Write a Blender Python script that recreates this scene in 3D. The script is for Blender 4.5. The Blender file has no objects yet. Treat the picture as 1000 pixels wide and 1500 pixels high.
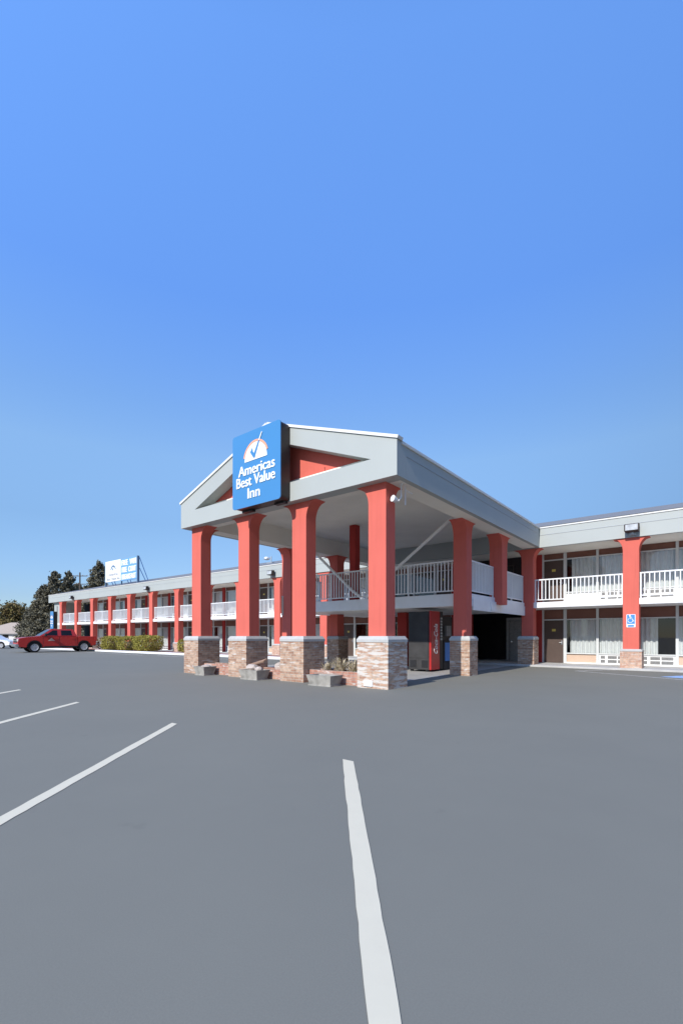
import bpy, bmesh, math, random
from mathutils import Vector, Matrix, Quaternion
PI = math.pi
R = math.radians
random.seed(11)
SC = bpy.context.scene
COL = SC.collection

# ------------------------------------------------------------------ helpers
class MB:
    """collects faces, then links them as ONE mesh object"""
    def __init__(s): s.v = []; s.f = []
    def add(s, vs, fs):
        n = len(s.v); s.v += [tuple(p) for p in vs]; s.f += [tuple(i + n for i in f) for f in fs]; return s
    def box(s, x0, x1, y0, y1, z0, z1):
        v = [(x0,y0,z0),(x1,y0,z0),(x1,y1,z0),(x0,y1,z0),(x0,y0,z1),(x1,y0,z1),(x1,y1,z1),(x0,y1,z1)]
        return s.add(v, [(0,3,2,1),(4,5,6,7),(0,1,5,4),(1,2,6,5),(2,3,7,6),(3,0,4,7)])
    def quad(s, a, b, c, d): return s.add([a,b,c,d], [(0,1,2,3)])
    def prism(s, poly, axis, a, b):
        """poly: 2-D outline; axis 'x','y','z': extruded from a to b along it"""
        n = len(poly)
        def m(p, t): return {'x': (t,p[0],p[1]), 'y': (p[0],t,p[1]), 'z': (p[0],p[1],t)}[axis]
        v = [m(p,a) for p in poly] + [m(p,b) for p in poly]
        f = [tuple(range(n)), tuple(range(2*n-1, n-1, -1))] + [(i, n+i, n+(i+1)%n, (i+1)%n) for i in range(n)]
        return s.add(v, f)
    def tube(s, pts, r, n=8, r2=None):
        pts = [Vector(p) for p in pts]; r2 = r if r2 is None else r2
        rings = []
        for i, p in enumerate(pts):
            t = (pts[min(i+1,len(pts)-1)] - pts[max(i-1,0)]).normalized()
            u = t.cross(Vector((0,0,1)))
            if u.length < 1e-3: u = t.cross(Vector((1,0,0)))
            u.normalize(); w = t.cross(u)
            rr = r + (r2-r)*i/max(1,len(pts)-1)
            rings.append([p + (u*math.cos(2*PI*k/n) + w*math.sin(2*PI*k/n))*rr for k in range(n)])
        v = [q for g in rings for q in g]; f = []
        for i in range(len(rings)-1):
            for k in range(n): f.append((i*n+k, i*n+(k+1)%n, (i+1)*n+(k+1)%n, (i+1)*n+k))
        f.append(tuple(range(n-1,-1,-1))); f.append(tuple(range((len(rings)-1)*n, len(rings)*n)))
        return s.add(v, f)
    def lathe(s, prof, n=24, axis='y', c=(0,0,0), caps=True):
        """prof: (radius, offset along axis)"""
        v = []
        for (r, h) in prof:
            for k in range(n):
                a = 2*PI*k/n
                p = {'y': (r*math.cos(a), h, r*math.sin(a)), 'z': (r*math.cos(a), r*math.sin(a), h), 'x': (h, r*math.cos(a), r*math.sin(a))}[axis]
                v.append((p[0]+c[0], p[1]+c[1], p[2]+c[2]))
        f = []
        for i in range(len(prof)-1):
            for k in range(n): f.append((i*n+k, i*n+(k+1)%n, (i+1)*n+(k+1)%n, (i+1)*n+k))
        if caps: f.append(tuple(range(n-1,-1,-1))); f.append(tuple(range((len(prof)-1)*n, len(prof)*n)))
        return s.add(v, f)
    def xform(s, M): s.v = [tuple(M @ Vector(p)) for p in s.v]; return s
    def join(s, o): return s.add(o.v, o.f)
    def mesh(s, name, mat, bevel=0, smooth=False, seg=1):
        me = bpy.data.meshes.new(name); me.from_pydata(s.v, [], s.f); me.update()
        bm = bmesh.new(); bm.from_mesh(me)
        bmesh.ops.recalc_face_normals(bm, faces=bm.faces)
        if bevel:
            es = [e for e in bm.edges if len(e.link_faces) == 2 and e.calc_face_angle(0) > 0.6]
            bmesh.ops.bevel(bm, geom=es, offset=bevel, segments=seg, affect='EDGES', clamp_overlap=True)
        bm.to_mesh(me); bm.free()
        if smooth: me.polygons.foreach_set('use_smooth', [True]*len(me.polygons))
        if mat: me.materials.append(mat)
        return me

def base_of(o):
    b = Vector((0,0,0))
    while o is not None: b = b + o.location; o = o.parent
    return b
def part(name, mb, mat, parent=None, label=None, bevel=0, smooth=False, local=False, seg=1):
    """links mb as one object; its coordinates are world ones unless local"""
    if parent is not None and not local:
        b = base_of(parent); mb.v = [(p[0]-b.x, p[1]-b.y, p[2]-b.z) for p in mb.v]
    o = bpy.data.objects.new(name, mb.mesh(name, mat, bevel, smooth, seg)); COL.objects.link(o)
    if parent is not None: o.parent = parent
    if label: o['label'] = label
    return o
def thing(name, label, cat, loc=(0,0,0), rotz=0, group=None):
    o = bpy.data.objects.new(name, None); COL.objects.link(o); o.empty_display_size = .2
    o.location = loc; o.rotation_euler = (0,0,rotz); o['label'] = label; o['category'] = cat
    if group: o['group'] = group
    return o
def struct(name, mb, mat, label, cat, **k):
    o = part(name, mb, mat, None, **k); o['kind'] = 'structure'; o['label'] = label; o['category'] = cat; return o
def copy_tree(o, parent=None):
    c = o.copy(); COL.objects.link(c); c.parent = parent
    for ch in list(o.children): copy_tree(ch, c)
    return c

def text_mb(txt, w, h, depth=.006, shear=0.0, bold=0.0):
    """lettering in the x-z plane, stretched to w by h, centred, facing -y"""
    cu = bpy.data.curves.new('t', 'FONT'); cu.body = txt; cu.align_x = 'CENTER'; cu.extrude = .02
    cu.shear = shear; cu.offset = bold; cu.resolution_u = 3
    ob = bpy.data.objects.new('t', cu); COL.objects.link(ob)
    dg = bpy.context.evaluated_depsgraph_get()
    me = bpy.data.meshes.new_from_object(ob.evaluated_get(dg))
    vs = [v.co.copy() for v in me.vertices]; fs = [tuple(p.vertices) for p in me.polygons]
    bpy.data.objects.remove(ob); bpy.data.curves.remove(cu); bpy.data.meshes.remove(me)
    xs = [v.x for v in vs]; ys = [v.y for v in vs]
    x0, x1, y0, y1 = min(xs), max(xs), min(ys), max(ys)
    m = MB()
    m.add([((v.x-(x0+x1)/2)*w/(x1-x0), (-depth if v.z > 0 else depth), (v.y-(y0+y1)/2)*h/(y1-y0)) for v in vs], fs)
    return m

# ------------------------------------------------------------------ materials
def newmat(name):
    m = bpy.data.materials.new(name); m.use_nodes = True
    nt = m.node_tree; b = nt.nodes['Principled BSDF']; return m, nt, b
def ramp(nt, fac, stops):
    r = nt.nodes.new('ShaderNodeValToRGB'); e = r.color_ramp.elements
    while len(e) < len(stops): e.new(.5)
    for i, (p, c) in enumerate(stops): e[i].position = p; e[i].color = (*c, 1)
    nt.links.new(fac, r.inputs[0]); return r.outputs[0]
def noise(nt, vec, scale, detail=4, rough=.55):
    n = nt.nodes.new('ShaderNodeTexNoise'); n.inputs['Scale'].default_value = scale
    n.inputs['Detail'].default_value = detail; n.inputs['Roughness'].default_value = rough
    if vec: nt.links.new(vec, n.inputs['Vector'])
    return n.outputs[0]
def mixc(nt, fac, a, b, mode='MIX'):
    m = nt.nodes.new('ShaderNodeMix'); m.data_type = 'RGBA'; m.blend_type = mode
    for s, v in ((0, fac), (6, a), (7, b)):
        if isinstance(v, (int, float)): m.inputs[s].default_value = v
        elif isinstance(v, tuple): m.inputs[s].default_value = (*v, 1)
        else: nt.links.new(v, m.inputs[s])
    return m.outputs[2]
def pos(nt):
    return nt.nodes.new('ShaderNodeNewGeometry').outputs['Position']
def objc(nt):
    return nt.nodes.new('ShaderNodeTexCoord').outputs['Object']
def bump(nt, b, h, strength=.2, dist=.01):
    n = nt.nodes.new('ShaderNodeBump'); n.inputs['Strength'].default_value = strength; n.inputs['Distance'].default_value = dist
    nt.links.new(h, n.inputs['Height']); nt.links.new(n.outputs[0], b.inputs['Normal'])
def plain(name, c, rough=.6, var=.08, scale=3.0, metal=0, fine=0, spec=.35):
    """a base colour with soft uneven weathering"""
    m, nt, b = newmat(name); p = objc(nt)
    d = tuple(x*(1-var) for x in c); u = tuple(min(1, x*(1+var)) for x in c)
    col = ramp(nt, noise(nt, p, scale, 5), [(.3, d), (.7, u)])
    if fine: bump(nt, b, noise(nt, p, fine, 3), .25, .01)
    nt.links.new(col, b.inputs['Base Color'])
    b.inputs['Roughness'].default_value = rough; b.inputs['Metallic'].default_value = metal
    b.inputs['Specular IOR Level'].default_value = spec
    return m

def brick_mat(name, c1, c2, mortar, white=.0, wcol=(.60,.57,.52)):
    m, nt, b = newmat(name); p = pos(nt)
    sx = nt.nodes.new('ShaderNodeSeparateXYZ'); nt.links.new(p, sx.inputs[0])
    ad = nt.nodes.new('ShaderNodeMath'); nt.links.new(sx.outputs[0], ad.inputs[0]); nt.links.new(sx.outputs[1], ad.inputs[1])
    cb = nt.nodes.new('ShaderNodeCombineXYZ'); nt.links.new(ad.outputs[0], cb.inputs[0]); nt.links.new(sx.outputs[2], cb.inputs[1])
    t = nt.nodes.new('ShaderNodeTexBrick'); nt.links.new(cb.outputs[0], t.inputs['Vector'])
    t.inputs['Color1'].default_value = (*c1,1); t.inputs['Color2'].default_value = (*c2,1); t.inputs['Mortar'].default_value = (*mortar,1)
    t.inputs['Scale'].default_value = 1; t.inputs['Mortar Size'].default_value = .007; t.inputs['Bias'].default_value = .0
    t.inputs['Brick Width'].default_value = .21; t.inputs['Row Height'].default_value = .072
    # odd darker and burnt bricks
    col = mixc(nt, .35, t.outputs[0], ramp(nt, noise(nt, cb.outputs[0], 9, 2), [(.35,(.20,.11,.09)),(.62,(.9,.72,.6))]), 'MULTIPLY')
    mp = nt.nodes.new('ShaderNodeMapping'); mp.inputs['Scale'].default_value = (.7, 4.6, 1); nt.links.new(cb.outputs[0], mp.inputs[0])
    lo = .62 - white*.42
    w = ramp(nt, noise(nt, mp.outputs[0], 3.1, 6, .62), [(lo,(0,0,0)),(lo+.05,(1,1,1))])
    wn = nt.nodes.new('ShaderNodeMath'); wn.operation = 'MULTIPLY'; wn.inputs[1].default_value = .85; nt.links.new(w, wn.inputs[0])
    col = mixc(nt, wn.outputs[0], col, wcol)
    nt.links.new(col, b.inputs['Base Color']); b.inputs['Roughness'].default_value = .85; b.inputs['Specular IOR Level'].default_value = .2
    bump(nt, b, t.outputs['Fac'], -.4, .008)
    return m

M = {}
def redpaint(name, c):
    m, nt, b = newmat(name); p = pos(nt)
    col = ramp(nt, noise(nt, p, 1.3, 5), [(.3, tuple(x*.96 for x in c)), (.7, tuple(x*1.04 for x in c))])
    mp = nt.nodes.new('ShaderNodeMapping'); mp.inputs['Scale'].default_value = (9,9,.5); nt.links.new(p, mp.inputs[0])
    col = mixc(nt, 1.0, col, ramp(nt, noise(nt, mp.outputs[0], 1.0, 5, .6), [(.28,(.93,.92,.92)),(.46,(1,1,1)),(.75,(1.02,1.02,1.02))]), 'MULTIPLY')
    nt.links.new(col, b.inputs['Base Color']); b.inputs['Roughness'].default_value = .75; b.inputs['Specular IOR Level'].default_value = .12
    bump(nt, b, noise(nt, p, 45, 4), .35, .006); return m
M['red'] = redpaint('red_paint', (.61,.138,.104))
M['red_dark'] = plain('red_paint_shaded', (.36,.04,.035), .7, .07, 1.5, spec=.15)  # darker copy of the red, shade of covered parts put into the colour
M['fascia'] = plain('pale_grey_fascia', (.398,.418,.395), .5, .03, .7)
M['trim'] = plain('white_trim', (.72,.71,.68), .4, .03)
M['white'] = plain('white_paint', (.80,.80,.79), .45, .04, 2)
M['ceiling'] = plain('ceiling_paint', (.82,.78,.69), .8, .05, .8)
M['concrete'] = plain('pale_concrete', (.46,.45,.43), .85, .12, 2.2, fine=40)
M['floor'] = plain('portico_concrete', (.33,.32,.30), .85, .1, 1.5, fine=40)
M['trough'] = plain('weathered_trough', (.33,.31,.275), .9, .3, 4.5, fine=30)
M['stonecap'] = plain('painted_capstone', (.44,.435,.415), .7, .08, 5, fine=30)
M['brick'] = brick_mat('worn_brick', (.37,.215,.145), (.60,.445,.33), (.48,.43,.36), .10)
M['brick_white'] = brick_mat('whitened_brick', (.45,.27,.19), (.62,.46,.34), (.50,.45,.38), .29)
M['brick_wing'] = brick_mat('pale_brick', (.52,.31,.23), (.62,.45,.34), (.54,.47,.4), .1)
M['brick_low'] = brick_mat('red_brick', (.46,.20,.14), (.56,.34,.26), (.44,.38,.33), .1)
M['brown'] = plain('brown_panel', (.19,.085,.062), .6, .1, 2)
M['frame'] = plain('grey_window_frame', (.58,.60,.60), .4, .04)
M['beige'] = plain('beige_panel', (.56,.41,.31), .6, .05)
M['door'] = plain('brown_door', (.085,.058,.048), .5, .08)
M['curtain'] = plain('curtain_cloth', (.74,.73,.70), .9, .05, 6)
M['dark'] = plain('dark_room_shade', (.025,.022,.024), .9, .1)  # near-black wall colour stands in for the shade of rooms and passage
M['black'] = plain('black_metal', (.02,.02,.022), .45, .1)
M['darkbrown'] = plain('dark_bronze_metal', (.045,.032,.028), .45, .15, 4)
M['steel'] = plain('galvanised_steel', (.42,.43,.44), .4, .1, 8, metal=.6)
M['yellow'] = plain('yellow_plate', (.62,.50,.12), .4, .05)
M['blue'] = plain('sign_blue', (.06,.225,.47), .28, .02, .8, spec=.4)
M['hblue'] = plain('parking_blue', (.06,.25,.68), .4, .04)
M['orange'] = plain('sign_orange', (.80,.36,.22), .4, .03)
M['letter'] = plain('sign_white', (.85,.85,.84), .35, .02)
M['sign_pale'] = plain('sign_faint_grey', (.40,.42,.44), .4, .03)
M['panel_blue'] = plain('panel_blue', (.15,.35,.62), .4, .04)
M['slate'] = plain('sign_slate_blue', (.14,.22,.32), .4, .05)
M['soil'] = plain('dry_soil', (.16,.11,.08), .95, .3, 12, fine=30)
M['stone'] = plain('rubble', (.45,.38,.33), .9, .25, 6, fine=20)
M['wood'] = plain('weathered_board', (.30,.19,.13), .8, .2, 6)
M['grille'] = plain('grey_louvre', (.22,.22,.22), .6, .15, 10)
M['mach'] = plain('charcoal_cabinet', (.04,.039,.040), .7, .25, 2.5)
M['vred'] = plain('machine_red', (.46,.03,.03), .3, .08, 3)
M['car_red'] = plain('truck_red_paint', (.44,.028,.024), .25, .03, 3, spec=.6)
M['car_white'] = plain('car_white_paint', (.80,.81,.82), .25, .02, 3, spec=.6)
M['tyre'] = plain('tyre_rubber', (.018,.018,.018), .85, .2, 10)
M['chrome'] = plain('bright_metal', (.55,.56,.58), .25, .08, 8, metal=.85)
M['autoglass'] = plain('tinted_glass', (.012,.012,.015), .1, .1, 2, spec=.3)
M['rim'] = plain('alloy_rim', (.46,.46,.47), .35, .1, 9, metal=.3)
M['lamp'] = plain('headlamp_lens', (.70,.66,.60), .15, .1, 12)
M['lens'] = plain('floodlight_lens', (.45,.46,.46), .15, .25, 7, spec=.6)
M['housew'] = plain('house_white', (.72,.70,.68), .7, .05, .5)
M['bark'] = plain('bark', (.09,.065,.05), .9, .25, 4)
M['polewood'] = plain('pole_wood', (.10,.08,.07), .9, .2, 4)

def leafmat(name, cols, scale=.9):
    m, nt, b = newmat(name); p = objc(nt)
    n1 = noise(nt, p, scale, 3); n2 = noise(nt, p, scale*9, 2)
    a = nt.nodes.new('ShaderNodeMath'); a.operation = 'MULTIPLY_ADD'; a.inputs[1].default_value = .5
    h = nt.nodes.new('ShaderNodeMath'); h.operation = 'MULTIPLY'; h.inputs[1].default_value = .5
    nt.links.new(n2, h.inputs[0]); nt.links.new(n1, a.inputs[0]); nt.links.new(h.outputs[0], a.inputs[2])
    k = len(cols)
    c = ramp(nt, a.outputs[0], [(.34+.32*i/(k-1), cc) for i, cc in enumerate(cols)])
    nt.links.new(c, b.inputs['Base Color']); b.inputs['Roughness'].default_value = .75; b.inputs['Specular IOR Level'].default_value = .15
    return m
M['conifer'] = leafmat('conifer_needles', [(.065,.065,.052),(.16,.15,.11),(.27,.235,.13)])
M['autumn'] = leafmat('autumn_leaves', [(.09,.055,.035),(.16,.12,.05),(.23,.21,.06)])
M['hedge'] = leafmat('hedge_leaves', [(.17,.145,.03),(.31,.28,.06),(.38,.33,.09)], 3)
M['hedge_dry'] = leafmat('dry_hedge_leaves', [(.20,.13,.09),(.30,.22,.15),(.24,.22,.08)], 3)
M['lime'] = leafmat('lime_leaves', [(.16,.16,.04),(.26,.26,.07),(.3,.28,.1)])
M['straw'] = leafmat('straw_leaves', [(.26,.25,.07),(.52,.43,.30),(.66,.56,.46)], 9)

def glassmat(name, refl=.13, tint=(.86,.9,.92)):
    m = bpy.data.materials.new(name); m.use_nodes = True; nt = m.node_tree; nt.nodes.clear()
    o = nt.nodes.new('ShaderNodeOutputMaterial'); mx = nt.nodes.new('ShaderNodeMixShader')
    t = nt.nodes.new('ShaderNodeBsdfTransparent'); t.inputs[0].default_value = (*tint,1)
    g = nt.nodes.new('ShaderNodeBsdfGlossy'); g.inputs['Roughness'].default_value = .02
    ge = nt.nodes.new('ShaderNodeNewGeometry'); dt = nt.nodes.new('ShaderNodeVectorMath'); dt.operation = 'DOT_PRODUCT'
    nt.links.new(ge.outputs['Normal'], dt.inputs[0]); nt.links.new(ge.outputs['Incoming'], dt.inputs[1])
    prev = dt.outputs['Value']
    for op, v in (('ABSOLUTE',None),('SUBTRACT',1.0),('POWER',3.0),('MULTIPLY_ADD',.7)):
        a = nt.nodes.new('ShaderNodeMath'); a.operation = op
        if op == 'SUBTRACT': a.inputs[0].default_value = 1.0; nt.links.new(prev, a.inputs[1])
        else:
            nt.links.new(prev, a.inputs[0])
            if v: a.inputs[1].default_value = v
        if op == 'MULTIPLY_ADD': a.inputs[2].default_value = refl
        prev = a.outputs[0]
    nt.links.new(prev, mx.inputs[0])
    nt.links.new(t.outputs[0], mx.inputs[1]); nt.links.new(g.outputs[0], mx.inputs[2]); nt.links.new(mx.outputs[0], o.inputs[0])
    return m
M['glass'] = glassmat('window_glass', .08)

def asphalt():
    m, nt, b = newmat('asphalt'); p = pos(nt)
    big = ramp(nt, noise(nt, p, .09, 5, .6), [(.3,(.180,.174,.146)),(.7,(.196,.190,.158))])
    st = ramp(nt, noise(nt, p, .55, 6, .65), [(.35,(.965,.965,.965)),(.7,(1.02,1.02,1.015))])
    c = mixc(nt, 1.0, big, st, 'MULTIPLY')
    spots = ramp(nt, noise(nt, p, 2.7, 3, .5), [(.70,(1,1,1)),(.76,(.93,.93,.93))])
    c = mixc(nt, 1.0, c, spots, 'MULTIPLY')
    gr = noise(nt, p, 130, 2, .6)
    c = mixc(nt, 1.0, c, ramp(nt, gr, [(.25,(.94,.94,.94)),(.75,(1.05,1.05,1.05))]), 'MULTIPLY')
    nt.links.new(c, b.inputs['Base Color']); b.inputs['Roughness'].default_value = .88; b.inputs['Specular IOR Level'].default_value = .25
    bump(nt, b, gr, .10, .003); return m
M['asphalt'] = asphalt()
def paintline():
    m, nt, b = newmat('road_paint'); p = pos(nt)
    c = ramp(nt, noise(nt, p, 5, 6, .7), [(.22,(.40,.36,.28)),(.31,(.635,.567,.418)),(.8,(.67,.60,.442))])
    nt.links.new(c, b.inputs['Base Color']); b.inputs['Roughness'].default_value = .7; return m
M['line'] = paintline()
M['line_worn'] = plain('worn_road_paint', (.48,.47,.44), .8, .3, 5)
M['blueline'] = plain('blue_road_paint', (.28,.42,.66), .8, .25, 5)
def shingle(name, a, b_):
    m, nt, b = newmat(name); p = pos(nt)
    mp = nt.nodes.new('ShaderNodeMapping'); mp.inputs['Scale'].default_value = (1,3,5); nt.links.new(p, mp.inputs[0])
    c = ramp(nt, noise(nt, mp.outputs[0], 3, 6, .7), [(.3,a),(.7,b_)])
    nt.links.new(c, b.inputs['Base Color']); b.inputs['Roughness'].default_value = .9; return m
M['shingle'] = shingle('grey_shingles', (.14,.14,.145), (.22,.22,.22))
M['tanshingle'] = shingle('tan_shingles', (.34,.27,.21), (.46,.38,.31))
M['mulch'] = plain('red_bark_mulch', (.26,.10,.07), .95, .4, 9, fine=25)
M['earth'] = plain('dry_earth', (.22,.20,.17), .95, .2, .05)

# ------------------------------------------------------------------ ground
struct('ground', MB().quad((-900,-400,-.012),(400,-400,-.012),(400,900,-.012),(-900,900,-.012)), M['earth'], 'flat dry ground reaching out to the horizon', 'ground')
struct('parking_lot', MB().quad((-135,-60,0),(60,-60,0),(60,20.6,0),(-135,20.6,0)), M['asphalt'], 'wide smooth grey asphalt car park in front of the motel', 'car park')
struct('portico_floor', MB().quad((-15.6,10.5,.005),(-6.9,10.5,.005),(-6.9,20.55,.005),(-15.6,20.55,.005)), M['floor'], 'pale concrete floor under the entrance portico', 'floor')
wk = MB().box(-60,9,20.6,26,-.1,.07)
struct('walkway', wk, M['concrete'], 'pale concrete walkway along the foot of the motel facade', 'walkway', bevel=.012)
struct('mulch_bed', MB().box(-58.5,-18.9,18.42,20.59,-.1,.075), M['mulch'], 'red brown mulch bed with clipped shrubs along the left wing', 'flower bed')
struct('kerb', MB().box(-59,-18.6,18.2,18.418,-.1,.14), M['white'], 'white painted kerb edging the mulch bed', 'kerb', bevel=.02)

def ground_line(p, q, w, mat, label, group=None, z=.004, cut=True):
    """painted stripe with slightly ragged edges; ends cut along the row"""
    p = Vector(p); q = Vector(q); d = q-p; n = max(8, int(d.length/.12)); rnd = random.Random(p.x*13)
    hw = w/2/abs(d.normalized().y)
    vs = []
    for i in range(n+1):
        c = p + d*i/n; e = .0045
        vs += [(c.x-hw+rnd.uniform(-e,e), c.y, z), (c.x+hw+rnd.uniform(-e,e), c.y, z)]
    o = struct('parking_line', MB().add(vs, [(2*i,2*i+1,2*i+3,2*i+2) for i in range(n)]), mat, label, 'parking line')
    if group: o['group'] = group
G1 = 'white parking bay stripes'
ground_line((-2.985,3.86), (.78,-.65), .114, M['line'], 'broad white bay stripe in the middle, running to the bottom edge', G1)
ground_line((-6.265,3.89), (-2.5,-.62), .108, M['line'], 'long white bay stripe left of the middle stripe', G1)
ground_line((-9.74,3.95), (-5.97,-.56), .122, M['line'], 'white bay stripe second from the left', G1)
ground_line((-13.1,4.0), (-9.33,-.51), .14, M['line'], 'shortest white bay stripe, farthest left and farthest off', G1)
def flat_line(p, q, w, mat, label, z=.004):
    p = Vector((*p,z)); q = Vector((*q,z)); d = (q-p).normalized(); s = Vector((-d.y,d.x,0))*w/2
    struct('parking_line', MB().quad(p-s,q-s,q+s,p+s), mat, label, 'parking line')
flat_line((-4.05,19.05), (1.5,15.9), .11, M['line_worn'], 'faded white stripe of the accessible bay, running right past the brick pier')
flat_line((-4.0,19.2), (-2.95,20.5), .11, M['line_worn'], 'short faded white stripe meeting the walkway by the brick pier')
struct('accessible_bay_marking', MB().quad((-1.35,18.0,.004),(.9,17.1,.004),(1.5,18.2,.004),(-.65,19.2,.004)), M['blueline'], 'blue painted patch on the asphalt of the accessible bay', 'ground marking')
flat_line((-41.5,17.0), (-30.3,16.4), .12, M['line_worn'], 'faded white stripe on the asphalt before the white kerb')
flat_line((-28.8,16.6), (-20.0,16.6), .12, M['line_worn'], 'faded stripe on the asphalt behind the leftmost portico pier')

# ------------------------------------------------------------------ columns
def curve_pts(side, F, h, ztop, edge, n=10):
    """quarter-ellipse flare points from the shaft edge out to the soffit"""
    return [(edge + side*F*(1-math.sqrt(max(0,1-(i/n)**2))), ztop-h+h*i/n) for i in range(n+1)]
def column_mb(x0, x1, y0, y1, z0, zt, fl=('x-','x+'), F=.40, h=.55):
    m = MB()
    if 'x-' in fl or 'x+' in fl:
        r = curve_pts(1, F, h, zt, x1) if 'x+' in fl else [(x1,zt)]
        l = curve_pts(-1, F, h, zt, x0) if 'x-' in fl else [(x0,zt)]
        m.prism([(x0,z0),(x1,z0)] + r + l[::-1], 'y', y0, y1)
        for k in ('y-','y+'):
            if k in fl:
                s = 1 if k == 'y+' else -1; e = y1 if s > 0 else y0
                p = curve_pts(s, F, h, zt-.002, e-s*.004)
                m.prism(p + [(e-s*.004,zt-.002)], 'x', x0+.003, x1-.003)
    else:
        r = curve_pts(1, F, h, zt, y1) if 'y+' in fl else [(y1,zt)]
        l = curve_pts(-1, F, h, zt, y0) if 'y-' in fl else [(y0,zt)]
        m.prism([(y0,z0),(y1,z0)] + r + l[::-1], 'x', x0, x1)
    return m
def cap_mb(x0, x1, y0, y1, z0, z1, b=.05):
    """capstone with a sloping top edge"""
    e = .012
    v = []
    for (d, z) in ((e,z0),(e,z0+(z1-z0)*.45),(-b,z1)):
        v += [(x0-d,y0-d,z),(x1+d,y0-d,z),(x1+d,y1+d,z),(x0-d,y1+d,z)]
    f = [(3,2,1,0),(8,9,10,11)]
    for i in range(2):
        for k in range(4): f.append((i*4+k, i*4+(k+1)%4, i*4+4+(k+1)%4, i*4+4+k))
    return MB().add(v, f)
def column(parent, shaft, pier, zcap, zt, fl, brick='brick', label=None, capt=.15, **k):
    c = part('column', column_mb(*shaft, zcap-.03, zt, fl, **k), M['red'], parent, label, bevel=.006)
    part('brick_base', MB().box(*pier, -.05, zcap-capt), M[brick], c)
    part('capstone', cap_mb(*pier, zcap-capt-.002, zcap, .04), M['stonecap'], c)
    return c

# ------------------------------------------------------------------ railing
def railing_mb(p, q, zs, zt, sp=.13, posts=True):
    p = Vector(p); q = Vector(q); d = q-p; L = d.length; u = d/L
    m = MB(); ang = math.atan2(u.y,u.x)
    loc = MB()
    loc.box(0,L,-.028,.028,zt-.05,zt); loc.box(0,L,-.02,.02,zs+.09,zs+.13)
    n = max(2, round(L/sp))
    for i in range(1,n):
        t = L*i/n; loc.box(t-.017,t+.017,-.0195,.0195,zs+.131,zt-.051)
    if posts:
        k = max(1, round(L/1.9))
        for i in range(k+1):
            t = min(max(L*i/k,.03),L-.03); loc.box(t-.024,t+.024,-.0235,.0235,zs-.004,zt-.052)
    loc.xform(Matrix.Translation((p.x,p.y,0)) @ Matrix.Rotation(ang,4,'Z'))
    return m.join(loc)

# ------------------------------------------------------------------ MOTEL BUILDING (both wings, one long facade)
YW = 23.0      # wall plane
YF = 20.97      # fascia plane
ZS = 2.76      # upper floor
motel = thing('motel_building', 'long two storey motel with red columns, white railings and pale fascia', 'motel', (-25,YW,0))
XL, XR = -58.9, 9.0
# fascia, trim, soffit, roof
part('fascia', MB().box(-59.5,XR,YF,YF+.15,5.1,5.9), M['fascia'], motel)
part('fascia_trim', MB().box(-59.55,XR,YF-.03,YF+.2,5.902,5.97), M['trim'], motel, bevel=.01)
sm = MB().box(-59.4,XR,YF-.012,YF-.002,5.615,5.63)
part('fascia_seam', sm, M['sign_pale'], motel)
part('soffit', MB().box(-59.45,XR,YF+.152,YW+.4,5.112,5.2), M['ceiling'], motel)
for jx in range(-55,9,6): part('fascia_joint', MB().box(jx-.006,jx+.006,YF-.006,YF-.001,5.105,5.9), M['sign_pale'], motel)
part('roof', MB().add([(-59.6,YF-.05,5.975),(XR,YF-.05,5.975),(XR,27.5,7.66),(-59.6,27.5,7.66),(-59.6,34,5.9),(XR,34,5.9)],
     [(0,1,2,3),(3,2,5,4),(0,3,4),(1,5,2),(0,4,5,1)]), M['shingle'], motel)
# balcony slab
part('balcony_slab', MB().box(-57.3,XR,21.10,YW-.02,2.52,ZS), M['white'], motel, bevel=.012)
# end wall block at the far left, plain back and side walls
ew = part('end_wall', MB().box(-58.9,-57.32,21.35,YW+.6,.07,5.11), M['fascia'], motel)
part('window', MB().box(-58.2,-57.95,21.33,21.348,3.6,4.7), M['grille'], ew)
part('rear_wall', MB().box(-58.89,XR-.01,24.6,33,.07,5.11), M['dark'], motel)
part('side_wall', MB().box(XR-.3,XR-.02,YW+.02,24.59,.07,5.11), M['fascia'], motel)
# columns
LX = [-56.6,-52.75,-49.0,-45.2,-41.55,-37.8,-33.9,-30.1,-26.2,-22.35,-18.4]
RXc = [-6.66,-2.77,1.1,5.0]
proto = None
def wing_column(x0, zc=.80, w=.54, brick='brick_wing'):
    global proto
    if proto is None or zc != .80:
        c = column(motel, (x0,x0+w,21.04,21.5), (x0-.08,x0+w+.1,20.93,21.58), zc, 5.1, ('x-','x+'), brick, capt=.09, F=.34, h=.5)
        if proto is None: proto = (c, x0)
        return c
    c = copy_tree(proto[0], motel); c.location = (x0-proto[1],0,0); return c
for x in LX + RXc[1:]: wing_column(x)
column(motel, (-6.62,-6.13,21.04,21.5), (-6.75,-6.06,20.92,21.58), 1.3, 5.1, ('x-','x+'), 'brick', F=.34, h=.5)
# railings between columns
xs = [-57.25] + LX[1:]
for a, b in zip(LX[:-1], LX[1:]):
    part('railing', railing_mb((a+.55,21.24),(b,21.24),ZS,3.76), M['white'], motel)
part('railing', railing_mb((-18.0,21.24),(-15.0,21.24),ZS,3.76), M['white'], motel)
for a, b in zip(RXc[:-1], RXc[1:]):
    part('railing', railing_mb((a+.55,21.2),(b,21.2),ZS,3.76,.155), M['white'], motel)

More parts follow.
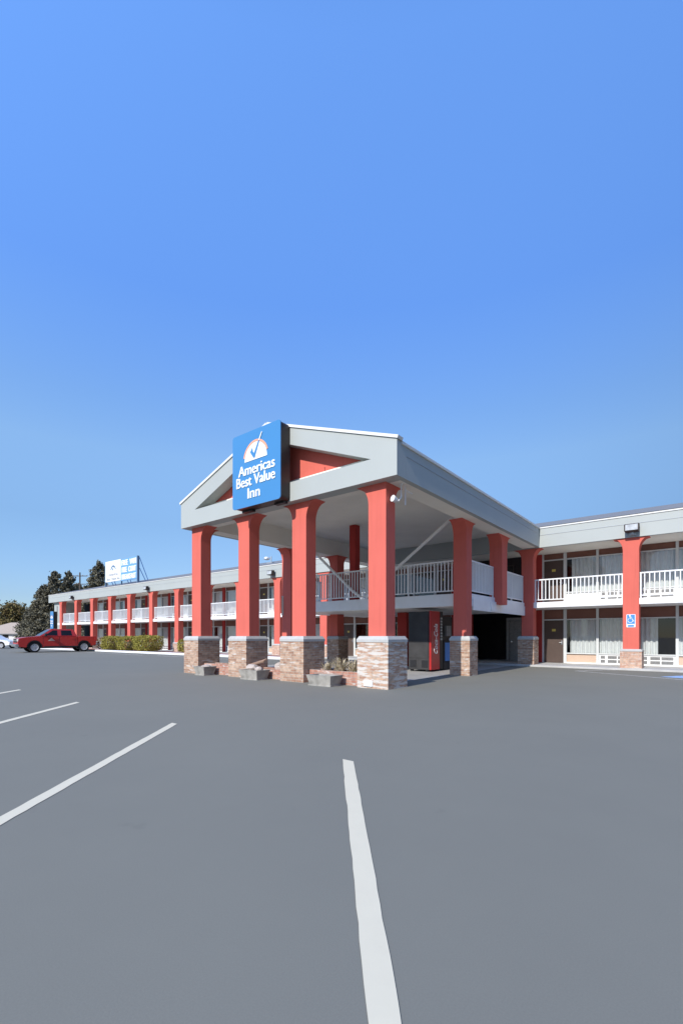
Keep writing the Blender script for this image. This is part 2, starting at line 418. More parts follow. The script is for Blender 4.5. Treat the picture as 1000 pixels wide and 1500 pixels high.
# rooms
def curtain_mb(x0, x1, z0, z1, y, ph=0):
    n = max(8, int((x1-x0)/.025)); v = []
    rnd = random.Random(int(x0*1000)+ph); f1 = rnd.uniform(.14,.18); p1 = rnd.uniform(0,6)
    for i in range(n+1):
        x = x0+(x1-x0)*i/n
        o = .040*math.sin(2*PI*x/f1+p1)+.014*math.sin(2*PI*x/(f1*2.7)+p1*2)
        v += [(x,y+o,z0),(x,y+o*.9,z1)]
    return MB().add(v, [(2*i,2*i+2,2*i+3,2*i+1) for i in range(n)])
def room(xd, s, z0, upper, style):
    """one room front; xd = x of the pilaster on the door side, s = +1 if the windows follow to the right"""
    X = lambda a, b: (min(xd+s*a,xd+s*b), max(xd+s*a,xd+s*b))
    H0 = z0 + (.0 if upper else .07); HT = z0+2.08; TT = (5.11 if upper else 2.515)
    d = part('door', MB().box(*X(.22,1.07),YW+.03,YW+.075,H0+.01,HT-.052), M['door'], motel)
    x0, x1 = X(.22,1.07); cx = xd+s*.645
    part('number_plate', MB().box(cx-.08,cx+.08,YW+.015,YW+.028,z0+1.52,z0+1.63), M['yellow'], d, bevel=.004)
    hx = xd+s*(.99)
    part('handle', MB().tube([(hx,YW+.03,z0+1.0),(hx,YW-.03,z0+1.0),(hx-s*.1,YW-.03,z0+1.0)],.014,8).box(hx-.03,hx+.03,YW+.012,YW+.028,z0+.92,z0+1.1), M['chrome'], d)
    part('door_frame', MB().box(*X(.15,.218),YW-.03,YW+.09,H0,TT).box(*X(1.072,1.2),YW-.03,YW+.09,H0,TT).box(*X(.22,1.07),YW-.028,YW+.088,HT-.05,HT), M['frame'], motel)
    part('transom', MB().box(*X(.22,1.07),YW+.02,YW+.06,HT+.002,TT-.002).box(*X(1.202,2.398),YW+.02,YW+.06,HT+.002,TT-.002).box(*X(2.502,3.698),YW+.02,YW+.06,HT+.002,TT-.002), M['brown'], motel)
    for k, (a, b) in enumerate(((1.202,2.398),(2.502,3.698))):
        u = MB()
        if k == 0: u.box(*X(2.4,2.5),YW-.03,YW+.09,H0,TT)
        else: u.box(*X(3.7,3.72),YW-.03,YW+.09,H0,TT)
        u.box(*X(a,b),YW-.028,YW+.088,HT-.05,HT).box(*X(a,b),YW-.06,YW+.088,z0+.50,z0+.55)
        w = part('window', u, M['frame'] if not upper else M['frame'], motel)
        part('pane', MB().quad((X(a,b)[0],YW+.03,z0+.552),(X(a,b)[1],YW+.03,z0+.552),(X(a,b)[1],YW+.03,HT-.052),(X(a,b)[0],YW+.03,HT-.052)), M['glass'], w)
        ca, cb_ = style[k]
        if cb_ > ca:
            p, q = X(a+(b-a)*ca, a+(b-a)*cb_)
            part('curtain', curtain_mb(p, q, z0+.53, HT-.03, YW+.14, k), M['curtain'], w)
        if k == 0:
            part('sill_panel', MB().box(*X(a,b),YW+.01,YW+.06,H0+.06,z0+.498), M['white'] if upper else M['beige'], motel)
        else:
            ac = part('air_conditioner', MB().box(*X(a,b),YW-.02,YW+.07,H0+.06,z0+.498), M['white'], motel, bevel=.012)
            x0, x1 = X(a,b); g = MB(); wd = (x1-x0-.14)
            for c in ((0,.16),(.26,.58),(.62,1.0)):
                for (za, zb) in ((.13,.26),(.30,.43)):
                    for j in range(4):
                        zz = z0+za+.02+(zb-za)*j/4; g.box(x0+.07+wd*c[0],x0+.07+wd*c[1],YW-.032,YW-.021,zz,zz+.026)
            part('grille', g, M['grille'], ac)
    part('kick_rail', MB().box(*X(1.201,3.699),YW-.04,YW+.09,H0,H0+.058), M['white'], motel)
PX = [-30.02+3.87*k for k in range(-6,6)]
rnd = random.Random(5)
def rstyle():
    r = rnd.random()
    if r < .35: return ((.0,1),(.0,1))
    if r < .6: return ((.12,1),(0,1))
    if r < .8: return ((0,1),(.0,.6))
    return ((.05,.7),(.3,1))
for k in range(-6,5):
    a = -30.02+3.87*k
    # even pilasters have windows on both sides, odd ones doors
    for z0, up in ((0,False),(ZS,True)):
        if k >= 3 and not up:      # lobby windows behind the portico carry no curtains
            room(a if k % 2 else a+3.87, 1 if k % 2 else -1, z0, up, ((0,0),(0,0))); continue
        if k == 4: room(a+3.87, -1, z0, up, ((0,0),(0,0))); continue      # unlit rooms behind the portico
        if k % 2: room(a, 1, z0, up, rstyle())
        else: room(a+3.87, -1, z0, up, rstyle())
room(-6.43, 1, 0, False, ((.09,1),(0,1))); room(-6.43, 1, ZS, True, ((.16,1),(0,1)))
room(1.31, -1, 0, False, ((0,1),(.5,1))); room(1.31, -1, ZS, True, ((0,1),(0,1)))
room(1.31, 1, 0, False, ((0,1),(0,1))); room(1.31, 1, ZS, True, ((0,1),(0,1)))
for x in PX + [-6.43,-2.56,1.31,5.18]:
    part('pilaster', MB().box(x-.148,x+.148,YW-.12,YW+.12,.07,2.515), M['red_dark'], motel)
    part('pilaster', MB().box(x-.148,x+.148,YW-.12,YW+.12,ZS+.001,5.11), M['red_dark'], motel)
# floors and party walls of the rooms (near-black, room shade put into the colour)
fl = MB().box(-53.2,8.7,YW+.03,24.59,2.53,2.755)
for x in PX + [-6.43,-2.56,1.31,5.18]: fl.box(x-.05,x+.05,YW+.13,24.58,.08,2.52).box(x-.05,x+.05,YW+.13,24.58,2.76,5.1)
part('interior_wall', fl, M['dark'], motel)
# stretch behind the portico: passage below, upper wall coloured near-black for deep shade
for xa, xb in ((-10.5,-9.7),(-6.95,-6.6)): part('passage_wall', MB().box(xa,xb,YW,YW+.1,.07,2.515), M['red_dark'], motel)
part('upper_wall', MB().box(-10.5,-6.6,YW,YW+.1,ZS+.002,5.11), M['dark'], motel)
pd = part('passage_door', MB().box(-7.9,-6.96,YW+.22,YW+.27,.08,2.1), M['grille'], motel)
part('handle', MB().box(-7.8,-7.74,YW+.17,YW+.218,1.0,1.06), M['chrome'], pd)
part('door_frame', MB().box(-8.0,-7.9,YW+.1,YW+.3,.08,2.2).box(-7.9,-6.96,YW+.1,YW+.3,2.1,2.2), M['grille'], motel)
for x in (-9.9,-8.2):
    w = part('window', MB().box(x-.6,x+.6,YW-.03,YW-.002,ZS+.9,ZS+2.0), M['darkbrown'], motel)
    part('pane', MB().box(x-.55,x+.55,YW-.037,YW-.032,ZS+.95,ZS+1.95), M['autoglass'], w)

# ------------------------------------------------------------------ ENTRANCE PORTICO
port = thing('entrance_portico', 'tall gabled entrance portico on red columns with brick piers', 'portico', (-10.3,12,0))
FX0, FX1, FY = -14.81, -5.85, 9.45
ZB, ZC = 5.12, 5.98            # underside, corner top
AX, AZ = -10.33, 7.55          # gable peak
IZ = 5.66                      # top of the lower band
IV0, IV1, IP = -13.98, -6.6, 7.10
front = MB()
# gable frame front: a ring of planar quads, given thickness .36
outer = [(FX0,ZB),(FX1,ZB),(FX1,ZC),(AX,AZ),(FX0,ZC)]
def gable(y0, y1):
    m = MB()
    pts = outer + [(IV0,IZ),(IV1,IZ),(AX,IP)]
    n = len(pts); v = [(x,y0,z) for x,z in pts] + [(x,y1,z) for x,z in pts]
    fr = [(0,1,6,5),(1,2,6),(2,3,7,6),(3,4,5,7),(4,0,5)]
    f = [t for t in fr] + [tuple(i+n for i in t[::-1]) for t in fr]
    for ring in ((0,1,2,3,4),(5,6,7)):
        for i in range(len(ring)):
            a, b = ring[i], ring[(i+1)%len(ring)]; f.append((a,b,b+n,a+n))
    return m.add(v, f)
part('gable_frame', gable(FY,FY+.40), M['fascia'], port)
part('gable_wall', MB().prism([(FX0+.3,5.2),(FX1-.3,5.2),(FX1-.3,5.9),(AX,7.38),(FX0+.3,5.9)], 'y', FY+.43, FY+.55), M['red'], port)
crack = MB().tube([(-8.45,FY+.425,5.66),(-8.47,FY+.425,5.8),(-8.44,FY+.425,5.86),(-8.46,FY+.425,6.0)],.008,5)
part('hanging_wire', crack, M['black'], port)
# rake trim along the roof edge
def rake(xa, za, xb, zb):
    dx, dz = xb-xa, zb-za; L = math.hypot(dx,dz); nx, nz = -dz/L, dx/L
    if nz < 0: nx, nz = -nx, -nz
    t = .075; o = .004
    return MB().prism([(xa+nx*o,za+nz*o),(xb+nx*o,zb+nz*o),(xb+nx*t,zb+nz*t),(xa+nx*t,za+nz*t)], 'y', FY-.035, FY+.2)
part('rake_trim', rake(FX1+.03,ZC-.01,AX,AZ), M['trim'], port); part('rake_trim', rake(FX0-.03,ZC-.01,AX,AZ), M['trim'], port)
# side fascias, eaves trim
for x0, x1, xs_ in ((FX1-.15,FX1,FX1),(FX0,FX0+.15,FX0)):
    sg = 1 if xs_ == FX1 else -1
    part('side_fascia', MB().box(x0,x1,FY+.402,YF-.04,ZB,ZC-.08), M['fascia'], port)
    xa, xb = (xs_-.12, xs_+.035) if sg > 0 else (xs_-.035, xs_+.12)
    part('eaves_trim', MB().box(xa,xb,FY+.2,YF-.05,ZC-.078,ZC), M['trim'], port, bevel=.008)
    part('fascia_seam', MB().box(*(sorted((xs_+sg*.002,xs_+sg*.010))),FY+.42,YF-.06,ZB+.55,ZB+.562), M['sign_pale'], port)
# roof slopes run back over the wing
m = MB()
th = .05
for (xa, sg) in ((FX1+.02,1),(FX0-.02,-1)):
    m.add([(xa,FY+.2,ZC+.004),(xa,24,ZC+.004),(AX,27,AZ+.012),(AX,FY+.2,AZ+.012)], [(0,1,2,3)])
part('roof', m, M['shingle'], port)
# perimeter beams and raised ceiling
part('beam', MB().box(FX0+.152,FX1-.152,FY+.402,10.12,ZB+.002,5.88), M['ceiling'], port)
part('beam', MB().box(-6.55,FX1-.153,10.122,YF-.03,ZB+.004,5.87), M['ceiling'], port)
part('beam', MB().box(FX0+.153,-14.15,10.122,YF-.03,ZB+.004,5.87), M['ceiling'], port)
part('ceiling', MB().box(-14.6,-6.0,9.9,YF-.02,5.85,5.868), M['ceiling'], port)
# front row of four columns
PIERS = [(-14.75,-13.9),(-12.25,-11.37),(-9.87,-8.94),(-7.08,-6.15)]
SH = [(-14.52,-13.99),(-11.96,-11.43),(-9.55,-9.0),(-6.85,-6.32)]
for i, (p, s) in enumerate(zip(PIERS, SH)):
    fl = ('x-','x+') if i < 3 else ('x-','y+')
    if i == 0: fl = ('x+','y+')
    c = column(port, (*s,9.70,10.12), (*p,9.53,10.43), 1.3, ZB+.001, fl, 'brick' if i < 3 else 'brick_white', F=.38, h=.5,
               label='red column on a brick pier streaked white with wear' if i == 3 else None)
    if i == 3:
        part('outlet_box', MB().box(-6.86,-6.6,9.50,9.528,.05,.2).box(-6.76,-6.70,9.49,9.4995,.09,.15), M['white'], c)
# middle and rear side columns
column(port, (-6.81,-6.34,14.55,14.97), (-6.89,-6.19,14.45,15.10), 1.3, ZB+.003, ('y-','y+'), F=.36, h=.5)
column(port, (-15.0,-14.45,14.6,15.1), (-15.02,-14.3,14.5,15.22), 1.3, ZB+.003, ('y-','y+'), F=.36, h=.5)
column(port, (-14.32,-13.86,17.1,17.6), (-14.41,-13.72,17.0,17.75), 1.3, ZB+.003, ('x-','y+'), F=.36, h=.5)
part('column', column_mb(-6.70,-6.22,17.5,18.05,2.5,ZB+.003,('y-','y+'),F=.36,h=.5), M['red'], port)
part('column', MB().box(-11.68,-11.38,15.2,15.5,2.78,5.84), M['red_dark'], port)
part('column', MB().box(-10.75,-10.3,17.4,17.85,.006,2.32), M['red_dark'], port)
part('downspout', MB().tube([(-10.05,17.95,.1),(-10.05,17.95,2.3)],.06,10), M['white'], port)
# balcony under the portico roof
SX0, SX1, SY = -15.15, -6.5, 14.98
part('balcony_slab', MB().box(SX0,SX1,SY,21.095,2.33,2.765), M['white'], port, bevel=.012)
part('slab_skirt', MB().box(SX1+.001,SX1+.035,15.4,21.02,2.2,2.60).box(SX1+.0355,SX1+.06,17.0,17.75,2.24,2.58), M['white'], port)
for a, b in (((-14.4,15.04),(-6.95,15.04)), ((-6.56,15.3),(-6.56,17.48)), ((-6.56,18.07),(-6.56,21.0)), ((-14.9,15.2),(-14.9,17.1)), ((-14.9,17.7),(-14.9,21.0))):
    part('railing', railing_mb(a, b, ZS, 3.93, .135), M['white'], port)
part('brace', MB().tube([(-6.95,14.86,5.38),(-9.14,14.86,3.87),(-10.6,14.93,2.86)],.055,8), M['white'], port)
part('brace', MB().tube([(-14.4,14.86,5.4),(-13.1,14.86,4.7),(-11.29,14.86,3.12),(-10.95,14.93,2.86)],.055,8), M['white'], port)

# ------------------------------------------------------------------ MAIN SIGN
def emblem(cx, z0, w, y, white, orange, blue, parent, gap=.11):
    """white half dome under a coloured arch with a tick"""
    n = 28; r = w/2; ry = w*.52
    d = [(cx+r*(1-gap*1.12)*math.cos(PI*i/n), z0+ry*(1-gap*1.12)*math.sin(PI*i/n)) for i in range(n+1)]
    o = part('emblem', MB().prism(d, 'y', y-.012, y), white, parent)
    a = [(cx+r*math.cos(PI*i/n), z0+ry*math.sin(PI*i/n)) for i in range(n+1)]
    b = [(cx+r*(1-gap)*math.cos(PI*i/n), z0+ry*(1-gap)*math.sin(PI*i/n)) for i in range(n+1)]
    ring = MB()
    for i in range(3, n-2): ring.prism([a[i],a[i+1],b[i+1],b[i]], 'y', y-.0125-.0002*(i%2), y-.0005)
    part('emblem_arch', ring, orange, o)
    s = w
    t = [(-.20,.20),(-.13,.30),(-.09,.22),(-.06,.25),(.22,.64),(-.055,.06),(-.10,.13),(-.15,.20)]
    t = [(-.21,.22),(-.12,.33),(-.10,.22),(-.055,.17),(.20,.66),(.245,.66),(-.03,.04),(-.085,.06)]
    part('emblem_tick', MB().prism([(cx+x*s,z0+z*s) for x,z in ((-.21,.22),(-.12,.33),(-.10,.22),(-.055,.17),(.118,.46),(.163,.46),(-.03,.04),(-.085,.06))], 'y', y-.022, y-.0128), blue, o)
    part('emblem_tick_end', MB().prism([(cx+x*s,z0+z*s) for x,z in ((.121,.465),(.24,.665),(.262,.655),(.160,.465))], 'y', y-.022, y-.0128), white, o)
    return o
sx0, sx1, sy, sz0, sz1 = -11.44, -9.37, 9.06, 5.12, 7.32
sign = thing('motel_sign', 'large blue lit-box sign with white lettering mounted on the portico gable', 'sign', ((sx0+sx1)/2, sy, sz0))
def rrect(x0, x1, z0, z1, r, n=6):
    p = []
    for cx, cz, a0 in ((x1-r,z1-r,0),(x0+r,z1-r,90),(x0+r,z0+r,180),(x1-r,z0+r,270)):
        for i in range(n+1):
            a = R(a0+90*i/n); p.append((cx+r*math.cos(a), cz+r*math.sin(a)))
    return p
part('cabinet', MB().prism(rrect(sx0+.01,sx1-.01,sz0+.01,sz1-.01,.12), 'y', sy+.031, 9.445), M['darkbrown'], sign)
part('face', MB().prism(rrect(sx0,sx1,sz0,sz1,.09), 'y', sy, sy+.03), M['blue'], sign)
scx = (sx0+sx1)/2
for xa, xb in ((sx1-.5,sx1-.1),(sx0+.15,sx0+.6)): part('bracket', MB().box(xa,xb,9.30,9.444,sz0-.05,sz0-.002), M['black'], sign)
emblem(scx+.02, 6.44, 1.10, sy-.001, M['letter'], M['orange'], M['blue'], sign)
def lettering(txt, cx, cz, w, h, y, mat, parent, shear=0, bold=.012, name='lettering'):
    t = MB(); b = h*bold*3
    for i, dx in enumerate((-b,0,b)):
        t.join(text_mb(txt, w-2*b, h, .008+.0004*i, shear, 0).xform(Matrix.Translation((cx+dx,y-.0092,cz))))
    return part(name, t, mat, parent)
lettering('Americas', scx+.04, 6.20, 1.58, .30, sy, M['letter'], sign)
lettering('Best Value', scx+.0, 5.87, 1.68, .30, sy, M['letter'], sign)
lettering('Inn', scx-.06, 5.50, .54, .30, sy, M['letter'], sign)

# ------------------------------------------------------------------ ROOF BILLBOARD
bb = thing('roof_billboard', 'white and blue advertising board standing on the left wing roof', 'billboard', (-45.5,22.4,6.3))
part('white_panel', MB().box(-48.6,-45.42,22.35,22.47,6.78,8.86), M['letter'], bb, bevel=.01)
bp = part('blue_panel', MB().box(-45.36,-42.27,22.36,22.46,6.70,8.80), M['panel_blue'], bb, bevel=.01)
emblem(-46.95, 7.80, 1.15, 22.349, M['letter'], M['slate'], M['slate'], bb, .26)
lettering('Americas', -46.95, 7.50, 2.0, .30, 22.349, M['sign_pale'], bb)
lettering('Best Value Inn', -46.95, 7.05, 2.7, .28, 22.349, M['sign_pale'], bb)
lettering('FREE  WIFI', -43.82, 8.44, 2.85, .52, 22.359, M['letter'], bb, bold=.03)
lettering('FREE  CONT', -43.82, 7.75, 2.75, .52, 22.359, M['letter'], bb, bold=.03)
lettering('BREAKFAST', -43.82, 7.06, 2.75, .50, 22.359, M['letter'], bb, bold=.03)
fr = MB().box(-42.26,-42.12,22.3,22.5,6.3,8.85).box(-48.74,-48.62,22.36,22.5,6.3,8.8).box(-45.41,-45.37,22.37,22.5,6.3,8.8)
for z in (7.0,7.9,8.6): fr.box(-48.6,-42.3,22.475,22.54,z,z+.06)
part('steel_frame', fr, M['slate'], bb)
for x in (-42.2,-45.4,-48.6):
    part('stay', MB().tube([(x,22.56,8.7),(x+.02,23.4,6.62)],.03,6), M['hblue'], bb); part('stay', MB().tube([(x,22.56,7.7),(x+.02,23.15,6.55)],.03,6), M['hblue'], bb)

# ------------------------------------------------------------------ LIGHTS ON THE BUILDING (unlit by day)
def floodlight(x, label, zb=5.16, big=1.0):
    t = thing('floodlight', label, 'floodlight', (x,YF-.005,zb), 0, 'floodlights on the fascia')
    w = .24*big
    part('bracket', MB().box(x-.12,x+.12,YF-.08,YF-.004,zb-.0,zb+.1).box(x-.05,x+.05,YF-.16,YF-.078,zb+.02,zb+.14), M['steel'], t)
    h = MB().add([(x-w,YF-.36,zb+.12),(x+w,YF-.36,zb+.12),(x+w,YF-.06,zb+.10),(x-w,YF-.06,zb+.10),(x-w-.01,YF-.34,zb+.40),(x+w+.01,YF-.34,zb+.40),(x+w,YF-.10,zb+.42),(x-w,YF-.10,zb+.42)],
                 [(0,3,2,1),(4,5,6,7),(0,1,5,4),(1,2,6,5),(2,3,7,6),(3,0,4,7)])
    hs = part('housing', h, M['darkbrown'], t, bevel=.02)
    part('lens', MB().add([(x-w+.04,YF-.372,zb+.15),(x+w-.04,YF-.372,zb+.15),(x+w-.04,YF-.354,zb+.37),(x-w+.04,YF-.354,zb+.37)], [(0,1,2,3)]), M['lens'], t)
    return t
floodlight(-2.43, 'boxy grey floodlight on the right wing fascia above a red column')
floodlight(-22.35, 'floodlight on the left wing fascia just left of the portico', 5.13)
floodlight(-37.75, 'floodlight on the left wing fascia right of the billboard', 5.13)
floodlight(-52.85, 'floodlight nearest the far left end of the left wing fascia', 5.13)
lt = thing('corner_lamp', 'small white spot lamp on a bent arm at the top of the nearest portico column', 'lamp', (-6.3,10.0,4.9))
part('arm', MB().tube([(-6.12,10.08,5.125),(-6.12,10.08,4.78),(-6.16,10.02,4.68),(-6.26,9.95,4.66)],.022,8).box(-6.16,-6.08,10.04,10.12,5.09,5.118), M['white'], lt)
part('lamp_head', MB().lathe([(.02,0),(.05,.03),(.085,.16),(.07,.165)],14,'x').xform(Matrix.Translation((-6.15,9.96,4.68)) @ Matrix.Rotation(R(30),4,'Y') @ Matrix.Rotation(R(-110),4,'Z')), M['white'], lt)
part('conduit', MB().tube([(-6.1,10.25,5.12),(-6.1,10.25,4.62)],.016,6).tube([(-6.1,10.25,5.0),(-6.1,10.6,4.98)],.014,6), M['white'], lt)
tl = thing('tube_lamp', 'slim white tube lamp fixed upright on the rear left portico column', 'lamp', (-14.94,14.55,2.2))
part('backplate', MB().box(-14.985,-14.895,14.575,14.598,2.22,3.08), M['white'], tl, bevel=.004)
part('tube', MB().tube([(-14.94,14.55,2.26),(-14.94,14.55,3.04)],.022,10).box(-14.965,-14.915,14.53,14.574,2.23,2.26).box(-14.965,-14.915,14.53,14.574,3.04,3.07), M['beige'], tl)

# ------------------------------------------------------------------ ACCESSIBLE PARKING SIGN on the right wing column
hs = thing('accessible_parking_sign', 'blue and white wheelchair parking sign on the red column', 'sign', (-2.5,21.03,1.65))
hx0, hx1, hy = -2.645, -2.345, 21.025
part('plate', MB().prism(rrect(hx0,hx1,1.64,2.14,.02,3), 'y', hy, hy+.012), M['letter'], hs)
part('blue_field', MB().box(hx0+.02,hx1-.02,hy-.003,hy-.0005,1.77,2.125), M['hblue'], hs)
cx = (hx0+hx1)/2
pg = MB().lathe([(.03,-.004),(.03,.0)],14,'y',(cx-.035,hy-.004,2.085))
pg.tube([(cx-.03,hy-.006,2.07),(cx-.025,hy-.006,1.965),(cx+.05,hy-.006,1.96),(cx+.085,hy-.006,1.87),(cx+.115,hy-.006,1.885)],.013,6)
pg.tube([(cx-.028,hy-.006,2.03),(cx+.04,hy-.006,2.025)],.011,6)
pg.tube([(cx-.02+.08*math.cos(R(a)),hy-.006,1.905+.085*math.sin(R(a))) for a in range(120,372,18)],.011,6)
part('wheelchair_symbol', pg, M['letter'], hs)
part('van_strip', MB().box(hx0+.05,hx1-.05,hy-.003,hy-.0005,1.66,1.73), M['hblue'], hs)

# ------------------------------------------------------------------ VENDING MACHINES under the portico slab
vx0, vx1, vy0, vy1 = -8.88, -7.95, 15.15, 16.12
vm = thing('vending_machine', 'red fronted drinks vending machine turned side-on beside the brick pier', 'vending machine', ((vx0+vx1)/2,(vy0+vy1)/2,.01))
part('cabinet', MB().box(vx0,vx1-.08,vy0+.002,vy1,.07,2.2), M['mach'], vm, bevel=.015)
part('side_panel', MB().box(vx0+.03,vx1-.11,vy0-.012,vy0+.001,.50,2.17), M['mach'], vm)
for xa in (.07,.55): part('vent', MB().box(vx0+xa,vx0+xa+.26,vy0-.010,vy0-.002,.16,.42), M['black'], vm)
for xa in (vx0+.05,vx1-.25):
    for ya in (vy0+.05,vy1-.15): part('foot', MB().box(xa,xa+.1,ya,ya+.1,.008,.072), M['black'], vm)
fp = part('front_panel', MB().box(vx1-.079,vx1,vy0,vy0+.70,.07,2.22), M['vred'], vm, bevel=.02)
lg = text_mb('Coca-Cola', 1.1, .27, .006, .35, .01)
# runs up the red front, which faces +x
lg.xform(Matrix(((0,-1,0,0),(1,0,0,0),(0,0,1,0),(0,0,0,1))))       # face +x
lg.xform(Matrix.Rotation(R(90),4,'X'))
part('lettering', lg.xform(Matrix.Translation((vx1+.007,vy0+.36,1.2))), M['letter'], fp)
sp = part('selection_panel', MB().box(vx1-.079,vx1-.005,vy0+.705,vy1,.07,2.22), M['black'], vm, bevel=.01)
bt = MB()
for i in range(8): bt.box(vx1-.004,vx1+.008,vy0+.75,vy0+.88,1.15+i*.11,1.22+i*.11)
part('button', bt, M['lens'], sp)
im = thing('ice_machine', 'dark ice machine with a blue panel standing behind the red vending machine', 'ice machine', (-8.4,16.8,.01))
part('cabinet', MB().box(-8.9,-8.0,16.28,17.25,.02,1.15), M['mach'], im, bevel=.015)
part('upper_cabinet', MB().box(-8.85,-8.1,16.32,17.2,1.152,2.05), M['black'], im, bevel=.015)
part('blue_panel', MB().box(-7.999,-7.985,16.36,17.1,.35,1.05), M['hblue'], im)
part('chute', MB().box(-8.099,-8.0,16.5,16.9,1.3,1.7), M['grille'], im)

# ------------------------------------------------------------------ PLANTERS between the piers
def brick_planter(x0, x1, label, y0=9.76, y1=10.3, h=.36):
    t = thing('brick_planter', label, 'planter', ((x0+x1)/2,y0,0), 0, 'low brick planters between the piers')
    w = .11
    part('wall', MB().box(x0,x1,y0,y0+w,-.03,h).box(x0,x1,y1-w,y1,-.03,h).box(x0,x0+.05,y0+w,y1-w,-.03,h-.004).box(x1-.05,x1,y0+w,y1-w,-.03,h-.004), M['brick_low'], t)
    part('soil', MB().box(x0+.051,x1-.051,y0+w+.001,y1-w-.001,0,h-.06), M['soil'], t)
brick_planter(-13.88,-12.27, 'low brick planter between the two leftmost piers')
brick_planter(-11.35,-9.89, 'low brick planter with rubble between the second and third piers', h=.3)
brick_planter(-8.92,-7.10, 'low brick planter with spiky dry plants beside the corner pier')
def trough(x0, x1, y0, y1, h, label):
    t = thing('concrete_planter', label, 'planter', ((x0+x1)/2,(y0+y1)/2,0), 0, 'concrete troughs in front of the portico piers')
    s = .07
    v = [(x0+s,y0+s,.03),(x1-s,y0+s,.03),(x1-s,y1-s,.03),(x0+s,y1-s,.03),(x0,y0,h),(x1,y0,h),(x1,y1,h),(x0,y1,h)]
    i = .06
    v += [(x0+i,y0+i,h),(x1-i,y0+i,h),(x1-i,y1-i,h),(x0+i,y1-i,h),(x0+i+.03,y0+i+.03,h-.1),(x1-i-.03,y0+i+.03,h-.1),(x1-i-.03,y1-i-.03,h-.1),(x0+i+.03,y1-i-.03,h-.1)]
    f = [(3,2,1,0)]
    for k in range(4):
        n = (k+1)%4
        f += [(k,n,4+n,4+k),(4+k,4+n,8+n,8+k),(8+k,8+n,12+n,12+k)]
    part('trough', MB().add(v, f).box(x0+s-.03,x1-s+.03,y0+s-.03,y1-s+.03,0,.032), M['trough'], t)
    part('soil', MB().box(x0+i+.02,x1-i-.02,y0+i+.02,y1-i-.02,h-.14,h-.085), M['soil'], t)
trough(-13.62,-13.03,9.14,9.66,.29,'small grey concrete trough by the leftmost pier')
trough(-11.25,-10.42,9.12,9.66,.29,'grey concrete trough piled with rubble, in front of the second gap')
trough(-8.45,-7.60,9.10,9.62,.28,'pale concrete trough in front of the spiky dry plants')
def rock(x, y, z, s, label, seed):
    rn = random.Random(seed); bm = bmesh.new(); bmesh.ops.create_icosphere(bm, subdivisions=2, radius=1)
    v = [(p.co.x*s[0]*(1+rn.uniform(-.18,.18))+x, p.co.y*s[1]*(1+rn.uniform(-.18,.18))+y, p.co.z*s[2]*(1+rn.uniform(-.15,.15))+z) for p in bm.verts]
    f = [tuple(q.index for q in p.verts) for p in bm.faces]; bm.free()
    o = part('rock', MB().add(v, f), M['stone']); o['label'] = label; o['category'] = 'rock'; o['group'] = 'rubble in the planters'
rock(-10.95,9.42,.34,(.22,.16,.12),'larger grey rock in the rubble-filled concrete trough',1)
rock(-10.62,9.38,.31,(.13,.13,.09),'smaller grey rock at the right end of the rubble-filled trough',2)
rock(-13.3,9.42,.27,(.2,.15,.08),'flat rock in the small concrete trough by the leftmost pier',3)
rock(-10.3,10.02,.36,(.25,.18,.16),'reddish stone lump in the brick planter beside the third pier',4)
bd = part('broken_board', MB().box(-.42,.42,-.09,.09,-.02,.02).xform(Matrix.Translation((-11.0,9.62,.47)) @ Matrix.Rotation(R(-14),4,'Y') @ Matrix.Rotation(R(25),4,'X')), M['wood'])
bd['label'] = 'broken brown board lying across the rubble in a trough'; bd['category'] = 'board'

def blades(cx, cy, z, n, h, spread, seed, w=.013):
    rn = random.Random(seed); m = MB()
    for i in range(n):
        a = rn.uniform(0,2*PI); l = h*rn.uniform(.45,1); sp = spread*rn.uniform(.2,1); ww = w*rn.uniform(.6,1.2)
        dx, dy = math.cos(a), math.sin(a); px, py = -dy*ww, dx*ww
        b = Vector((cx+rn.uniform(-.08,.08), cy+rn.uniform(-.05,.05), z))
        pts = [b, b+Vector((dx*sp*.35,dy*sp*.35,l*.55)), b+Vector((dx*sp*.75,dy*sp*.75,l*.9)), b+Vector((dx*sp*1.1,dy*sp*1.1,l*.95))]
        v = []
        for k, p in enumerate(pts):
            f = (1,.9,.6,.05)[k]; v += [(p.x-px*f,p.y-py*f,p.z),(p.x+px*f,p.y+py*f,p.z)]
        m.add(v, [(0,1,3,2),(2,3,5,4),(4,5,7,6)])
    return m
def spiky(x, y, z, h, sp, label, seed, n=46):
    o = part('spiky_plant', blades(x,y,z,n,h,sp,seed), M['straw']); o['label'] = label; o['category'] = 'plant'; o['group'] = 'dry plants in the planters'
spiky(-8.0,10.02,.27,.50,.55,'biggest dry spiky plant, in the middle of the right brick planter',3,110)
spiky(-7.55,10.0,.27,.46,.5,'dry spiky plant leaning on the corner pier',4,90)
spiky(-8.5,10.03,.27,.34,.3,'small green spiky plant left of the biggest dry plant',5,60)
spiky(-10.15,9.95,.28,.28,.25,'little weed beside the third pier',6,40)
spiky(-12.75,10.0,.29,.15,.2,'low dry weed in the left brick planter',7,30)

